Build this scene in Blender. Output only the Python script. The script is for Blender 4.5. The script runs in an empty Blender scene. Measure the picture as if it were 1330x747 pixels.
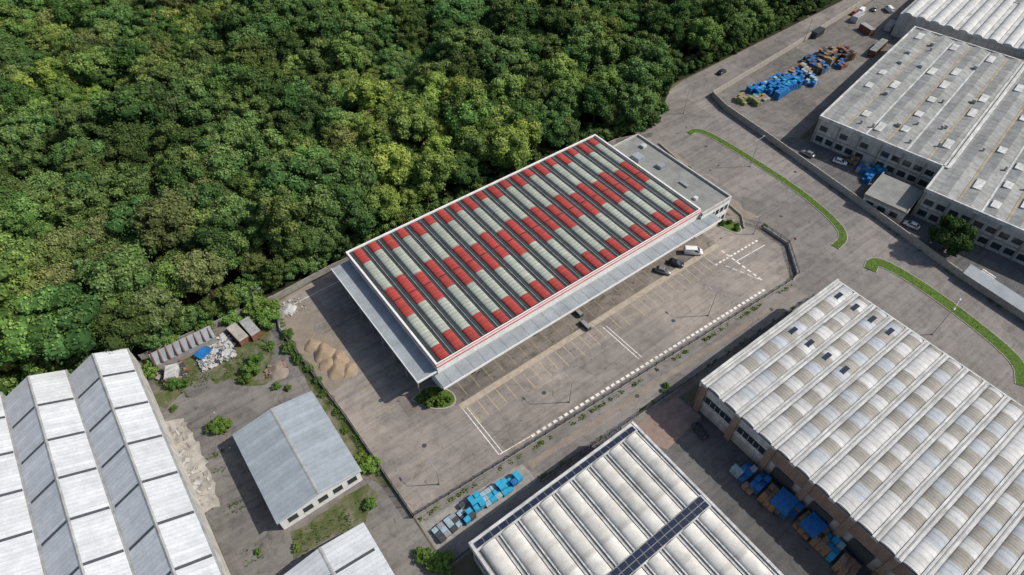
import bpy, math, random, bmesh
import numpy as np
from mathutils import Vector
random.seed(7); rng=np.random.default_rng(7)
sc=bpy.context.scene
sc.view_settings.view_transform='Standard'
try: sc.view_settings.look='None'
except Exception: pass
sc.view_settings.exposure=0
COL=sc.collection

# ------------------------------------------------------------------ materials
def _new(name):
    m=bpy.data.materials.new(name); m.use_nodes=True
    nt=m.node_tree; return m,nt,nt.nodes['Principled BSDF']
def N(nt,t,**k):
    n=nt.nodes.new(t)
    for a,b in k.items(): setattr(n,a,b)
    return n
def pos(nt,scale=(1,1,1),rot=0):
    g=N(nt,'ShaderNodeNewGeometry'); mp=N(nt,'ShaderNodeMapping')
    mp.inputs['Scale'].default_value=scale; mp.inputs['Rotation'].default_value=(0,0,rot)
    nt.links.new(g.outputs['Position'],mp.inputs['Vector']); return mp.outputs['Vector']
def noise(nt,vec,scale,detail=4,rough=.6,dist=0):
    n=N(nt,'ShaderNodeTexNoise'); n.inputs['Scale'].default_value=scale
    n.inputs['Detail'].default_value=detail; n.inputs['Roughness'].default_value=rough
    n.inputs['Distortion'].default_value=dist
    nt.links.new(vec,n.inputs['Vector']); return n.outputs['Fac']
def ramp(nt,fac,stops):
    r=N(nt,'ShaderNodeValToRGB'); e=r.color_ramp.elements
    while len(e)<len(stops): e.new(.5)
    for i,(p,c) in enumerate(stops):
        e[i].position=p; e[i].color=(c,c,c,1) if not hasattr(c,'__len__') else (*c,1)
    nt.links.new(fac,r.inputs['Fac']); return r.outputs['Color']
def mix(nt,mode,fac,a,b):
    m=N(nt,'ShaderNodeMix',data_type='RGBA',blend_type=mode)
    for idx,v in ((0,fac),(6,a),(7,b)):
        s=m.inputs[idx]
        if isinstance(v,bpy.types.NodeSocket): nt.links.new(v,s)
        elif hasattr(v,'__len__'): s.default_value=(*v,1)
        elif idx==0: s.default_value=v
        else: s.default_value=(v,v,v,1)
    return m.outputs[2]
def bump(nt,b,h,strength=.4,dist=.05):
    bp=N(nt,'ShaderNodeBump'); bp.inputs['Strength'].default_value=strength; bp.inputs['Distance'].default_value=dist
    nt.links.new(h,bp.inputs['Height']); nt.links.new(bp.outputs['Normal'],b.inputs['Normal'])

def mat_plain(name,c,rough=.7,var=.25,scale=.6,metal=0,streak=None,spec=.3):
    m,nt,b=_new(name)
    v=pos(nt)
    n1=noise(nt,v,scale,6,.65); n2=noise(nt,v,scale*9,3,.6)
    f=ramp(nt,n1,[(.3,1-var),(.7,1+var*.25)])
    col=mix(nt,'MULTIPLY',1,c,f)
    col=mix(nt,'MULTIPLY',1,col,ramp(nt,n2,[(.3,1-var*.45),(.65,1.0)]))
    if streak:
        v2=pos(nt,streak); n3=noise(nt,v2,1,4,.7)
        col=mix(nt,'MULTIPLY',1,col,ramp(nt,n3,[(.35,1-var*.9),(.6,1.0)]))
    nt.links.new(col,b.inputs['Base Color'])
    b.inputs['Roughness'].default_value=rough; b.inputs['Metallic'].default_value=metal
    b.inputs['Specular IOR Level'].default_value=spec
    return m
def mat_asphalt(name,c1,c2,crack=.5,streak_rot=0.,stain=.35,oil=.35):
    m,nt,b=_new(name)
    v=pos(nt)
    big=noise(nt,v,.045,6,.62,.6); med=noise(nt,v,.35,6,.7,.4); fin=noise(nt,v,7,3,.7)
    col=mix(nt,'MIX',ramp(nt,big,[(.38,0),(.62,1)]),c1,c2)
    col=mix(nt,'MULTIPLY',1,col,ramp(nt,med,[(.25,1-stain),(.52,1.0),(.8,1.12)]))
    col=mix(nt,'MULTIPLY',1,col,ramp(nt,fin,[(.2,.78),(.8,1.16)]))
    vs=pos(nt,(.03,.9,1),streak_rot); st=noise(nt,vs,1,5,.7,.3)
    col=mix(nt,'MULTIPLY',1,col,ramp(nt,st,[(.3,.74),(.55,1.0),(.75,1.12)]))
    # oil and damp stains
    oi=noise(nt,pos(nt,(1,1,1),.4),.8,3,.5,1.0)
    col=mix(nt,'MULTIPLY',1,col,ramp(nt,oi,[(.27,1-oil),(.36,1.0)]))
    # repaired patches
    vo=N(nt,'ShaderNodeTexVoronoi'); vo.distance='CHEBYCHEV'; vo.inputs['Scale'].default_value=.07
    nt.links.new(v,vo.inputs['Vector'])
    sp=N(nt,'ShaderNodeSeparateColor'); nt.links.new(vo.outputs['Color'],sp.inputs[0])
    col=mix(nt,'MULTIPLY',1,col,ramp(nt,sp.outputs[0],[(.0,.82),(.18,.92),(.3,1.0),(1,1.06)]))
    # cracks
    nd=N(nt,'ShaderNodeTexNoise'); nd.inputs['Scale'].default_value=.5; nt.links.new(v,nd.inputs['Vector'])
    vm=N(nt,'ShaderNodeMixRGB'); vm.blend_type='LINEAR_LIGHT'; vm.inputs[0].default_value=1.6
    nt.links.new(v,vm.inputs[1]); nt.links.new(nd.outputs['Color'],vm.inputs[2])
    vc=N(nt,'ShaderNodeTexVoronoi'); vc.feature='DISTANCE_TO_EDGE'; vc.inputs['Scale'].default_value=.13
    nt.links.new(vm.outputs[0],vc.inputs['Vector'])
    msk=ramp(nt,noise(nt,v,.09,3),[(.45,0),(.6,crack)])
    ck=ramp(nt,vc.outputs['Distance'],[(.0,.62),(.01,.8),(.024,1.0)])
    col=mix(nt,'MULTIPLY',msk,col,ck)
    nt.links.new(col,b.inputs['Base Color']); b.inputs['Roughness'].default_value=.92
    b.inputs['Specular IOR Level'].default_value=.15
    bump(nt,b,fin,.25,.03)
    return m
def mat_patchy(name,stops,scale=.3,rough=.95,fine=6,b_s=.5):
    m,nt,b=_new(name); v=pos(nt)
    n1=noise(nt,v,scale,8,.7,.5); n2=noise(nt,v,fine,3,.7)
    col=ramp(nt,n1,stops); col=mix(nt,'MULTIPLY',1,col,ramp(nt,n2,[(.2,.6),(.8,1.3)]))
    nt.links.new(col,b.inputs['Base Color']); b.inputs['Roughness'].default_value=rough
    b.inputs['Specular IOR Level'].default_value=.1
    bump(nt,b,n2,b_s,.1); return m
def mat_paint_worn(name,c,wear=.5,base=(.14,.125,.115)):
    m,nt,b=_new(name); v=pos(nt)
    n=noise(nt,v,2.2,6,.75); big=noise(nt,v,.12,3)
    f=mix(nt,'ADD',1,n,ramp(nt,big,[(.3,-.0),(.7,.12)]))
    col=mix(nt,'MIX',ramp(nt,f,[(wear-.08,0),(wear+.1,1)]),c,base)
    nt.links.new(col,b.inputs['Base Color']); b.inputs['Roughness'].default_value=.8
    return m
def mat_ribbed(name,c,c2,axis=1,pitch=1.0,rough=.45,var=.25,spec=.25):
    """panel sheets with seams every `pitch` metres along an axis"""
    m,nt,b=_new(name); v=pos(nt)
    g=N(nt,'ShaderNodeSeparateXYZ'); nt.links.new(v,g.inputs[0])
    d=N(nt,'ShaderNodeMath',operation='MULTIPLY'); d.inputs[1].default_value=1/pitch
    nt.links.new(g.outputs[axis],d.inputs[0])
    fr=N(nt,'ShaderNodeMath',operation='FRACT'); nt.links.new(d.outputs[0],fr.inputs[0])
    seam=ramp(nt,fr.outputs[0],[(.0,1),(.12,1),(.2,0),(.92,0),(1,1)])
    fl=N(nt,'ShaderNodeMath',operation='FLOOR'); nt.links.new(d.outputs[0],fl.inputs[0])
    wn=N(nt,'ShaderNodeTexWhiteNoise',noise_dimensions='1D'); nt.links.new(fl.outputs[0],wn.inputs['W'])
    n1=noise(nt,v,.5,6,.7); n2=noise(nt,v,5,3,.6); n3=noise(nt,v,.06,3,.6)
    col=mix(nt,'MIX',seam,c,c2)
    col=mix(nt,'MULTIPLY',1,col,ramp(nt,wn.outputs['Value'],[(0,.9),(1,1.05)]))
    col=mix(nt,'MULTIPLY',1,col,ramp(nt,n1,[(.3,1-var),(.65,1.05)]))
    col=mix(nt,'MULTIPLY',1,col,ramp(nt,n3,[(.35,1-var*.5),(.6,1.0)]))
    col=mix(nt,'MULTIPLY',1,col,ramp(nt,n2,[(.3,.85),(.6,1.0)]))
    nt.links.new(col,b.inputs['Base Color']); b.inputs['Roughness'].default_value=rough
    b.inputs['Specular IOR Level'].default_value=spec
    return m
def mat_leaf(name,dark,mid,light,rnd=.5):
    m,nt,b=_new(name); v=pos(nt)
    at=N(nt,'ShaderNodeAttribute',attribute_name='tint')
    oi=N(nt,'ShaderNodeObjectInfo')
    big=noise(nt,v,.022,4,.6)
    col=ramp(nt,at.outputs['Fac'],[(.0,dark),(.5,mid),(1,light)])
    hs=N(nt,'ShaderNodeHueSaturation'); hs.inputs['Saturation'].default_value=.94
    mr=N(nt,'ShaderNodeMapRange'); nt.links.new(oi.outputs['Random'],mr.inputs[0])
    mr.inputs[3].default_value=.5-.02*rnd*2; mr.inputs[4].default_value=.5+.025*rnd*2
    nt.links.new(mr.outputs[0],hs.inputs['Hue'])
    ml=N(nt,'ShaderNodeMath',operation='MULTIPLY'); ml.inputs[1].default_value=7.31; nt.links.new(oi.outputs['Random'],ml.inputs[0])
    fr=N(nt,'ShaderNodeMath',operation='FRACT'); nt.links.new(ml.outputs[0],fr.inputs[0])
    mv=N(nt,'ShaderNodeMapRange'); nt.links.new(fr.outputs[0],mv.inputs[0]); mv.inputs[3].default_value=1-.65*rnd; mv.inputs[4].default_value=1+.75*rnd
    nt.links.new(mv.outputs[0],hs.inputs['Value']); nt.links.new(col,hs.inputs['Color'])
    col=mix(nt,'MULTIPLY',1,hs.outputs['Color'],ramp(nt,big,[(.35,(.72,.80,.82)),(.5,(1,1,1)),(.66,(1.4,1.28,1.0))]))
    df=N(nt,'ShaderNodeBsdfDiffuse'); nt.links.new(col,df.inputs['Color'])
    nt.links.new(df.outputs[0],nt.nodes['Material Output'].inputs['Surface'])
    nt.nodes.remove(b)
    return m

M={}
M['asph_lot']=mat_asphalt('asphalt_lot',(.285,.252,.222),(.205,.184,.166),.6,0)
M['asph_road']=mat_asphalt('asphalt_road',(.225,.204,.188),(.178,.164,.154),.45,1.5)
M['asph_dark']=mat_asphalt('asphalt_dark',(.135,.13,.128),(.105,.102,.103),.6,.3)
M['asph_yard']=mat_asphalt('asphalt_yard',(.20,.184,.167),(.145,.136,.126),1,.8,.45)
M['apron']=mat_asphalt('concrete_dock',(.205,.18,.157),(.145,.131,.118),.9,1.57,.55,.55)
M['kerb']=mat_plain('concrete_kerb',(.38,.35,.31),.9,.35,1.2)
M['curbstrip']=mat_plain('concrete_strip',(.39,.335,.265),.9,.3,.8)
M['concrete']=mat_plain('concrete',(.30,.28,.255),.9,.4,.7)
M['concwhite']=mat_plain('old_pale_concrete',(.42,.39,.34),.9,.5,.5)
M['forest_floor']=mat_patchy('forest_floor',[(.3,(.016,.022,.01)),(.7,(.04,.045,.02))])
M['ground']=mat_patchy('ground_soil',[(.3,(.05,.06,.025)),(.5,(.11,.10,.06)),(.7,(.15,.13,.09))],.08)
M['weedground']=mat_patchy('weedy_ground',[(.35,(.05,.075,.02)),(.5,(.10,.105,.05)),(.62,(.17,.155,.12))],.25)
M['sand']=mat_patchy('sand',[(.3,(.25,.185,.125)),(.7,(.32,.25,.175))],.5,b_s=.25)
M['gravel']=mat_patchy('gravel_dirt',[(.3,(.18,.148,.12)),(.7,(.27,.23,.19))],.3)
M['grass']=mat_patchy('grass',[(.3,(.05,.095,.018)),(.5,(.075,.13,.025)),(.7,(.11,.155,.04))],.8)
M['white']=mat_plain('white_paint_wall',(.74,.735,.71),.6,.14,.5,streak=(1.5,1.5,.15))
M['cream']=mat_plain('cream_wall',(.50,.485,.45),.8,.3,.4,streak=(1.2,1.2,.1))
M['redline']=mat_plain('red_trim',(.48,.05,.04),.5,.12,.8)
M['red']=mat_ribbed('red_roof_panel',(.41,.06,.05),(.29,.045,.038),1,1.05,.65,.28)
M['darkroof']=mat_plain('dark_roof_membrane',(.042,.05,.053),.6,.4,.5)
M['sky']=mat_ribbed('skylight_translucent',(.38,.405,.34),(.27,.29,.24),1,1.05,.5,.28)
M['canopy']=mat_plain('canopy_metal',(.30,.33,.35),.5,.2,.3,metal=0,streak=(.2,.2,1))
M['flatroof']=mat_plain('flat_roof_gravel',(.23,.235,.22),.9,.3,.3)
M['glass']=mat_plain('window_glass',(.03,.04,.05),.12,.2,1,spec=.6)
M['steel']=mat_plain('galvanised_steel',(.42,.43,.43),.45,.2,2,metal=.6)
M['darksteel']=mat_plain('dark_steel',(.06,.065,.07),.5,.3,2)
M['vaultw']=mat_ribbed('vault_white_x',(.56,.56,.55),(.45,.445,.43),0,1.35,.65,.28)
M['vaulttan']=mat_ribbed('vault_tan_x',(.34,.32,.28),(.23,.215,.185),0,.68,.65,.32)
M['vaultgrey']=mat_ribbed('vault_grey_x',(.42,.445,.47),(.34,.36,.385),0,1.35,.65,.25)
M['vaultc']=mat_ribbed('vault_white_y',(.60,.585,.54),(.51,.495,.455),1,5.2,.55,.26)
M['beamw']=mat_plain('beam_white',(.60,.60,.585),.7,.38,.4,streak=(.15,1.2,1))
M['beamg']=mat_plain('beam_grey',(.34,.345,.335),.7,.4,.5)
M['brown']=mat_plain('brown_concrete',(.30,.21,.16),.85,.25,.5,streak=(1,1,.12))
M['solar']=mat_plain('solar_cells',(.02,.026,.05),.25,.3,3,spec=.5)
M['llroof']=mat_ribbed('corrugated_roof_y',(.53,.55,.57),(.46,.48,.50),1,.9,.55,.18)
M['llband']=mat_plain('roof_skylight_band',(.07,.078,.085),.5,.4,2)
M['sbroof']=mat_ribbed('grey_sheet_roof',(.31,.35,.38),(.28,.315,.34),1,1.2,.5,.18)
M['urroof']=mat_ribbed('old_sheet_roof',(.30,.305,.295),(.25,.255,.245),0,2.2,.65,.42)
M['tanline']=mat_plain('tan_sealant',(.36,.30,.19),.9,.4,.5)
M['yellow']=mat_paint_worn('yellow_road_paint',(.44,.345,.18),.57,(.25,.22,.18))
M['yellowd']=mat_paint_worn('yellow_road_paint_old',(.34,.27,.13),.54,(.17,.15,.13))
M['wline']=mat_paint_worn('white_road_paint',(.66,.64,.60),.62,(.22,.195,.17))
M['tarp']=mat_plain('blue_tarp',(.02,.16,.42),.45,.4,1.5)
M['cyan']=mat_plain('cyan_plastic',(.035,.33,.52),.45,.35,1.5)
M['pale']=mat_plain('pale_blue_wrap',(.32,.42,.47),.45,.4,2)
M['wood']=mat_plain('pallet_wood',(.30,.205,.125),.8,.45,2)
M['orange']=mat_plain('brown_crates',(.33,.19,.10),.7,.35,1.5)
M['olive']=mat_plain('olive_bins',(.20,.24,.10),.7,.3,1.5)
M['rust']=mat_plain('rusty_metal',(.24,.11,.07),.8,.5,1.2)
M['rubble']=mat_plain('white_rubble',(.50,.49,.47),.9,.4,2)
M['tyre']=mat_plain('rubber',(.02,.02,.02),.8,.2,3)
M['bark']=mat_plain('bark',(.09,.065,.045),.95,.4,3)
M['carw']=mat_plain('car_paint_white',(.7,.7,.7),.25,.05,1,spec=.6)
M['carg']=mat_plain('car_paint_grey',(.22,.23,.24),.25,.05,1,metal=.3,spec=.6)
M['card']=mat_plain('car_paint_dark',(.02,.025,.035),.2,.05,1,spec=.6)
M['carr']=mat_plain('car_paint_red',(.35,.02,.02),.25,.05,1,spec=.6)
M['lamp']=mat_plain('lamp_lens',(.7,.7,.65),.2,.05,1)
M['headl']=mat_plain('headlight',(.7,.7,.7),.1,.05,1)
M['taill']=mat_plain('tail_light',(.4,.01,.01),.2,.05,1)
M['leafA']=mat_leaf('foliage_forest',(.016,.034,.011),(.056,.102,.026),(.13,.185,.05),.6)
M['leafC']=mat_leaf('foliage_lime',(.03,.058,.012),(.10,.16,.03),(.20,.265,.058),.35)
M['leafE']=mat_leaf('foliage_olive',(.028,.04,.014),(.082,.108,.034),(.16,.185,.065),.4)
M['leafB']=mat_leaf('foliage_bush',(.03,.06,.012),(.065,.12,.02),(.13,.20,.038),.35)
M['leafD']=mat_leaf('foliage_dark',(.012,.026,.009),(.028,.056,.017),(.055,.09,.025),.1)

# ------------------------------------------------------------------ mesh builder
class MB:
    def __init__(s,xf=None): s.v=[];s.f=[];s.m=[];s.sm=[];s.mats=[];s.xf=xf
    def mi(s,mat):
        mat=M[mat] if isinstance(mat,str) else mat
        if mat not in s.mats: s.mats.append(mat)
        return s.mats.index(mat)
    def add(s,vs,fs,mat,smooth=False):
        b=len(s.v); s.v+= [tuple(v) for v in vs]; k=s.mi(mat)
        for f in fs: s.f.append([b+i for i in f]); s.m.append(k); s.sm.append(smooth)
    def box(s,x0,x1,y0,y1,z0,z1,mat,top=None,rot=0):
        if x0>x1:x0,x1=x1,x0
        if y0>y1:y0,y1=y1,y0
        vs=[(x0,y0,z0),(x1,y0,z0),(x1,y1,z0),(x0,y1,z0),(x0,y0,z1),(x1,y0,z1),(x1,y1,z1),(x0,y1,z1)]
        if rot:
            cx,cy=(x0+x1)/2,(y0+y1)/2; c,sn=math.cos(rot),math.sin(rot)
            vs=[(cx+(x-cx)*c-(y-cy)*sn,cy+(x-cx)*sn+(y-cy)*c,z) for x,y,z in vs]
        fs=[(0,3,2,1),(0,1,5,4),(1,2,6,5),(2,3,7,6),(3,0,4,7)]
        s.add(vs,fs,mat); s.add(vs,[(4,5,6,7)],top or mat)
    def poly(s,pts,z,mat):
        s.add([(x,y,z) for x,y in pts],[tuple(range(len(pts)))],mat)
    def cyl(s,x,y,z0,z1,r0,r1,mat,n=8,smooth=True):
        vs=[]
        for z,r in ((z0,r0),(z1,r1)):
            for i in range(n):
                t=2*math.pi*i/n; vs.append((x+r*math.cos(t),y+r*math.sin(t),z))
        s.add(vs,[(i,(i+1)%n,n+(i+1)%n,n+i) for i in range(n)],mat,smooth)
        s.add(vs[n:],[tuple(range(n))],mat)
    def tube(s,p,q,r0,r1,mat,n=6):
        p=Vector(p);q=Vector(q);d=(q-p).normalized()
        a=d.orthogonal().normalized();b=d.cross(a)
        vs=[]
        for c,r in ((p,r0),(q,r1)):
            for i in range(n):
                t=2*math.pi*i/n; vs.append(tuple(c+a*r*math.cos(t)+b*r*math.sin(t)))
        s.add(vs,[(i,(i+1)%n,n+(i+1)%n,n+i) for i in range(n)],mat,True)
        s.add(vs[n:],[tuple(range(n))],mat); s.add(vs[:n],[tuple(reversed(range(n)))],mat)
    def vault(s,a0,a1,z,h,segs,axis,n=10,capmat='beamw'):
        """arc across a0..a1, running along segs [(s0,s1,mat)] ; axis 'x' or 'y' = running direction"""
        ac,w=(a0+a1)/2,(a1-a0)/2
        prof=[(ac-w*math.cos(math.pi*i/n),z+h*math.sin(math.pi*i/n)) for i in range(n+1)]
        def P3(q,a,zz): return (q,a,zz) if axis=='x' else (a,q,zz)
        for (s0,s1,mt) in segs:
            k=max(1,int(abs(s1-s0)/6))
            for j in range(k):
                q0=s0+(s1-s0)*j/k;q1=s0+(s1-s0)*(j+1)/k
                vs=[P3(q0,a,zz) for a,zz in prof]+[P3(q1,a,zz) for a,zz in prof]
                fs=[(i,i+1,n+2+i,n+1+i) if axis=='x' else (i,n+1+i,n+2+i,i+1) for i in range(n)]
                fs=[f[::-1] for f in fs]
                s.add(vs,fs,mt,True)
        for q in (segs[0][0],segs[-1][1]):
            s.add([P3(q,a,zz) for a,zz in prof],[tuple(range(n+1))],capmat)
    def obj(s,name,parent=None,loc=None):
        me=bpy.data.meshes.new(name)
        v=s.v
        if s.xf: v=[(*s.xf(x,y),z) for x,y,z in v]
        me.from_pydata(v,[],s.f)
        for m in s.mats: me.materials.append(m)
        me.polygons.foreach_set('material_index',s.m); me.polygons.foreach_set('use_smooth',s.sm)
        me.update()
        o=bpy.data.objects.new(name,me); COL.objects.link(o)
        if loc: o.location=loc
        if parent: o.parent=parent
        return o
def empty(name,loc=(0,0,0)):
    o=bpy.data.objects.new(name,None); COL.objects.link(o); o.empty_display_size=1; o.location=loc; return o
def sheet(name,pts,z,mat,parent=None):
    b=MB(); b.poly(pts,z,mat); o=b.obj(name,parent)
    if o.data.polygons[0].normal.z<0: o.data.flip_normals()
    return o
def blob(pts,amp=.8,step=2.0):
    """irregular outline from polygon"""
    out=[];n=len(pts)
    for i in range(n):
        a=Vector(pts[i]);b=Vector(pts[(i+1)%n]);k=max(1,int((b-a).length/step))
        for j in range(k):
            p=a.lerp(b,j/k); out.append((p.x+random.uniform(-amp,amp),p.y+random.uniform(-amp,amp)))
    return out
def strip_pts(path,w):
    L=[];R=[];n=len(path)
    for i in range(n):
        a=Vector(path[max(0,i-1)]);b=Vector(path[min(n-1,i+1)]);d=(b-a).normalized();nn=Vector((-d.y,d.x))
        p=Vector(path[i]); L.append(tuple(p+nn*w/2));R.append(tuple(p-nn*w/2))
    return L,R
def strip(mb,path,w,z0,z1,mat,side=None):
    L,R=strip_pts(path,w)
    for i in range(len(path)-1):
        a,b,c,d=R[i],R[i+1],L[i+1],L[i]
        mb.add([(*a,z1),(*b,z1),(*c,z1),(*d,z1)],[(0,1,2,3)],mat)
        if z1-z0>.01:
            mb.add([(*a,z0),(*b,z0),(*b,z1),(*a,z1)],[(0,1,2,3)],side or mat)
            mb.add([(*c,z0),(*d,z0),(*d,z1),(*c,z1)],[(0,1,2,3)],side or mat)
    for q in (0,-1):
        a,b=R[q],L[q]; mb.add([(*a,z0),(*b,z0),(*b,z1),(*a,z1)],[(0,1,2,3)],side or mat)
def smooth_path(p,it=2):
    for _ in range(it):
        q=[p[0]]
        for a,b in zip(p,p[1:]):
            q+=[(a[0]*.75+b[0]*.25,a[1]*.75+b[1]*.25),(a[0]*.25+b[0]*.75,a[1]*.25+b[1]*.75)]
        q.append(p[-1]); p=q
    return p

# ------------------------------------------------------------------ world / light / camera
SUN_EL=math.radians(43); sunaz=math.radians(-33)   # direction towards the sun, ccw from +X
w=bpy.data.worlds.new('World'); sc.world=w; w.use_nodes=True
nt=w.node_tree; bg=nt.nodes['Background']; sk=nt.nodes.new('ShaderNodeTexSky'); sk.sky_type='NISHITA'
sk.sun_disc=False; sk.sun_elevation=SUN_EL; sk.sun_rotation=math.radians(90)-sunaz; sk.dust_density=2.0
nt.links.new(sk.outputs[0],bg.inputs[0]); bg.inputs[1].default_value=.125
sd=bpy.data.lights.new('sun','SUN'); sd.energy=5.0; sd.angle=math.radians(.5); sd.color=(1,.95,.87)
so=bpy.data.objects.new('sun',sd); COL.objects.link(so); so.location=(100,0,200)
dv=Vector((math.cos(sunaz)*math.cos(SUN_EL),math.sin(sunaz)*math.cos(SUN_EL),math.sin(SUN_EL)))
so.rotation_euler=(-dv).to_track_quat('-Z','Y').to_euler()
cd=bpy.data.cameras.new('camera'); cam=bpy.data.objects.new('camera',cd); COL.objects.link(cam); sc.camera=cam
cd.sensor_width=36; cd.lens=21.99; cd.clip_end=6000; cam.location=(0,0,120)
cam.rotation_euler=(math.radians(90-48.78),0,math.radians(-36.79))

# ------------------------------------------------------------------ ground sheets
sheet('ground',[(-2500,-2500),(2500,-2500),(2500,2500),(-2500,2500)],0,'ground')
sheet('forest_floor',[(-200,119),(10,117),(128,113),(150,117),(166,127),(420,133),(420,500),(-200,500)],.01,'forest_floor')
sheet('waste_yard_ground',[(-19.5,20),(12.2,20),(12.2,46),(12.0,75),(10,106),(12,116),(-19.5,117)],.01,'asph_yard')
b=MB()
b.poly([(12.6,36.2),(122,36.2),(122,42.8),(12.6,48.2)],.014,'asph_road')
b.poly([(122,-70),(152,-70),(156.3,0),(157.5,19),(159.5,33),(162.3,53),(166.3,84),(168.5,105),(171,113.3),(171,126.5),(163,125),(150,117),(138,112.5),(126,110),(126,100),(131.6,66.7),(131.8,52),(122,42.8)],.014,'asph_road')
b.poly([(171,113.3),(220,117.3),(300,124),(300,131),(171,126.5)],.014,'asph_road')
b.obj('road')
sheet('factory_yard_ground',[(169,105),(166.8,84),(162.8,53),(160,33),(158,19),(156.8,0),(153,-70),(330,-70),(330,90),(250,95),(176,78)],.016,'asph_dark')
sheet('storage_yard_ground',[(171.3,113.0),(169,105),(167,88),(176,80),(262,95),(300,100),(300,123.5),(220,117)],.020,'asph_yard')
sheet('loading_yard_ground',[(56,36),(74,36),(74,-70),(30,-70),(30,-2),(56,-2)],.018,'asph_dark')
sheet('brick_paving',[(57,37.0),(73,36.8),(73.6,30),(62,29)],.022,mat_plain('brick_paving',(.26,.19,.16),.9,.35,.6))
sheet('parking_lot',[(13.2,115.5),(10.2,106.6),(12.2,75.3),(12.7,48.3),(33.1,47.2),(74.7,45.2),(121.5,42.9),(131.6,52),(131.3,66.7),(126,71),(127.5,104),(137,108),(126,112.5),(28.9,116.8)],.022,'asph_lot')
sheet('dock_pavement',[(32.5,63.9),(117,62.6),(117,70),(32.5,70)],.028,'apron')
sheet('bare_dirt',blob([(11.5,84),(19,84),(20.5,96),(17,101),(19,112),(13.8,114.5),(11.2,106)],.5),.030,'gravel')
sheet('side_verge',blob([(12.8,40),(36,39.8),(36,44.5),(12.8,46.5)],.25),.026,'concrete')
sheet('pale_concrete_slab',blob([(-20,99),(-16,97),(-15.5,85),(-16.5,73),(-20,73)],.5,1.2),.03,'concwhite')
sheet('weed_patch',blob([(-19,102),(-8,104),(-3,96),(4,94),(9,112),(-12,117),(-19,116)],1.2),.02,'weedground')
sheet('weed_patch',blob([(8.6,62),(11.8,55),(12.2,100),(9.6,108),(8.8,85)],.5),.024,'weedground')
sheet('weed_patch',blob([(-9,55),(5,53),(9,56),(9,60),(-8,60)],.8),.02,'weedground')
sheet('weed_patch',blob([(128.5,66),(134,64),(138,105),(128,107)],.6),.03,'gravel')
sheet('weed_patch',blob([(120.5,34),(123.5,34),(124,-60),(120.5,-60)],.4),.03,'weedground')
sheet('weed_strip',blob([(37,42.6),(120,39.3),(120,40.2),(37,44.2)],.25,1.5),.027,'gravel')

# ------------------------------------------------------------------ markings
b=MB()
for i in range(34):
    x=34.5+i*2.45
    if rng.random()<.95: b.box(x,x+.17,57.2+ (0.6 if i%2 else 0),62.2,.030,.034,'yellow')
for i in range(24):
    x=36+i*3.4
    b.box(x,x+.17,64.6,69.0,.033,.037,'yellowd')
for i in range(15):
    y=72+i*2.55
    b.box(17.5,23.0,y,y+.18,.030,.034,'yellowd')
    b.box(24.2,30.6,y,y+.18,.030,.034,'yellowd')
b.obj('parking_bay_marking')
b=MB()
def dashes(a,c,n,w,duty,z=.032):
    a=Vector(a);c=Vector(c);d=(c-a);L=d.length;d.normalize();nn=Vector((-d.y,d.x))*w/2
    for i in range(n):
        s0=a+d*(L*i/n);s1=a+d*(L*(i+duty)/n)
        b.add([(*(s0-nn),z),(*(s1-nn),z),(*(s1+nn),z),(*(s0+nn),z)],[(0,1,2,3)],'wline')
dashes((41.2,48.3),(114.5,45.1),50,.62,.62)
dashes((33.3,62.2),(33.3,49.0),1,.2,1); dashes((34.2,62.2),(34.2,49.0),1,.17,1)
dashes((72.9,60.8),(73.3,48.9),1,.2,1); dashes((73.8,60.8),(74.2,48.9),1,.18,1)
dashes((110.5,58.4),(127.4,57.7),12,.5,.6); dashes((112.5,56.6),(116,47.6),5,.22,.6,.036); dashes((115.7,56),(127,55.4),1,.2,1,.040)
dashes((110.5,62),(110.5,58.9),1,.22,1); dashes((15.5,112.3),(29,112.6),1,.18,1,.036)
dashes((116,61),(116,47),8,.5,.6,.044)
dashes((33.5,49.0),(41,48.4),1,.2,1,.036)
for i in range(7): dashes((161.5+i*1.0,44.5-i*.05),(162.5+i*1.0,48.5),1,.5,1,.03)
for i in range(8): dashes((159.6+i*.8,12.0),(159.9+i*.8,15.5),1,.45,1,.03)
b.obj('white_road_marking')

b=MB(); b.box(33,117,62.3,63.8,.0,.075,'curbstrip'); b.obj('concrete_edging')
for (x,y,r) in [(50,55,.5),(88,52,.5),(66,42,.5),(110,40,.5),(140,60,.5),(160,70,.5),(148,95,.5),(22,60,.5),(20,75,.5),(68,10,.5)]:
    bb=MB(); bb.cyl(x,y,.02,.05,r,r,'darksteel',14,False); bb.obj('manhole_cover')

# ------------------------------------------------------------------ leaves
_bm=bmesh.new(); bmesh.ops.create_icosphere(_bm,subdivisions=2,radius=1); _bm.verts.ensure_lookup_table()
ICV=np.array([v.co[:] for v in _bm.verts]); ICF=np.array([[v.index for v in f.verts] for f in _bm.faces]); _bm.free()
def leaf_quads(centers,normals,sizes,rand=.45):
    n=len(centers)
    nn=normals/(np.linalg.norm(normals,axis=1)[:,None]+1e-9)+rng.normal(0,rand,(n,3)); nn/=np.linalg.norm(nn,axis=1)[:,None]+1e-9
    t=rng.normal(0,1,(n,3)); a=np.cross(nn,t); a/=np.linalg.norm(a,axis=1)[:,None]+1e-9; c=np.cross(nn,a)
    s=sizes[:,None]; j=lambda:rng.uniform(.7,1.25,(n,1))
    return np.stack([centers-a*s*j(),centers-c*s*j()*.85+nn*s*.15,centers+a*s*j(),centers+c*s*j()*.85+nn*s*.15],1).reshape(-1,3)
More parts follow.
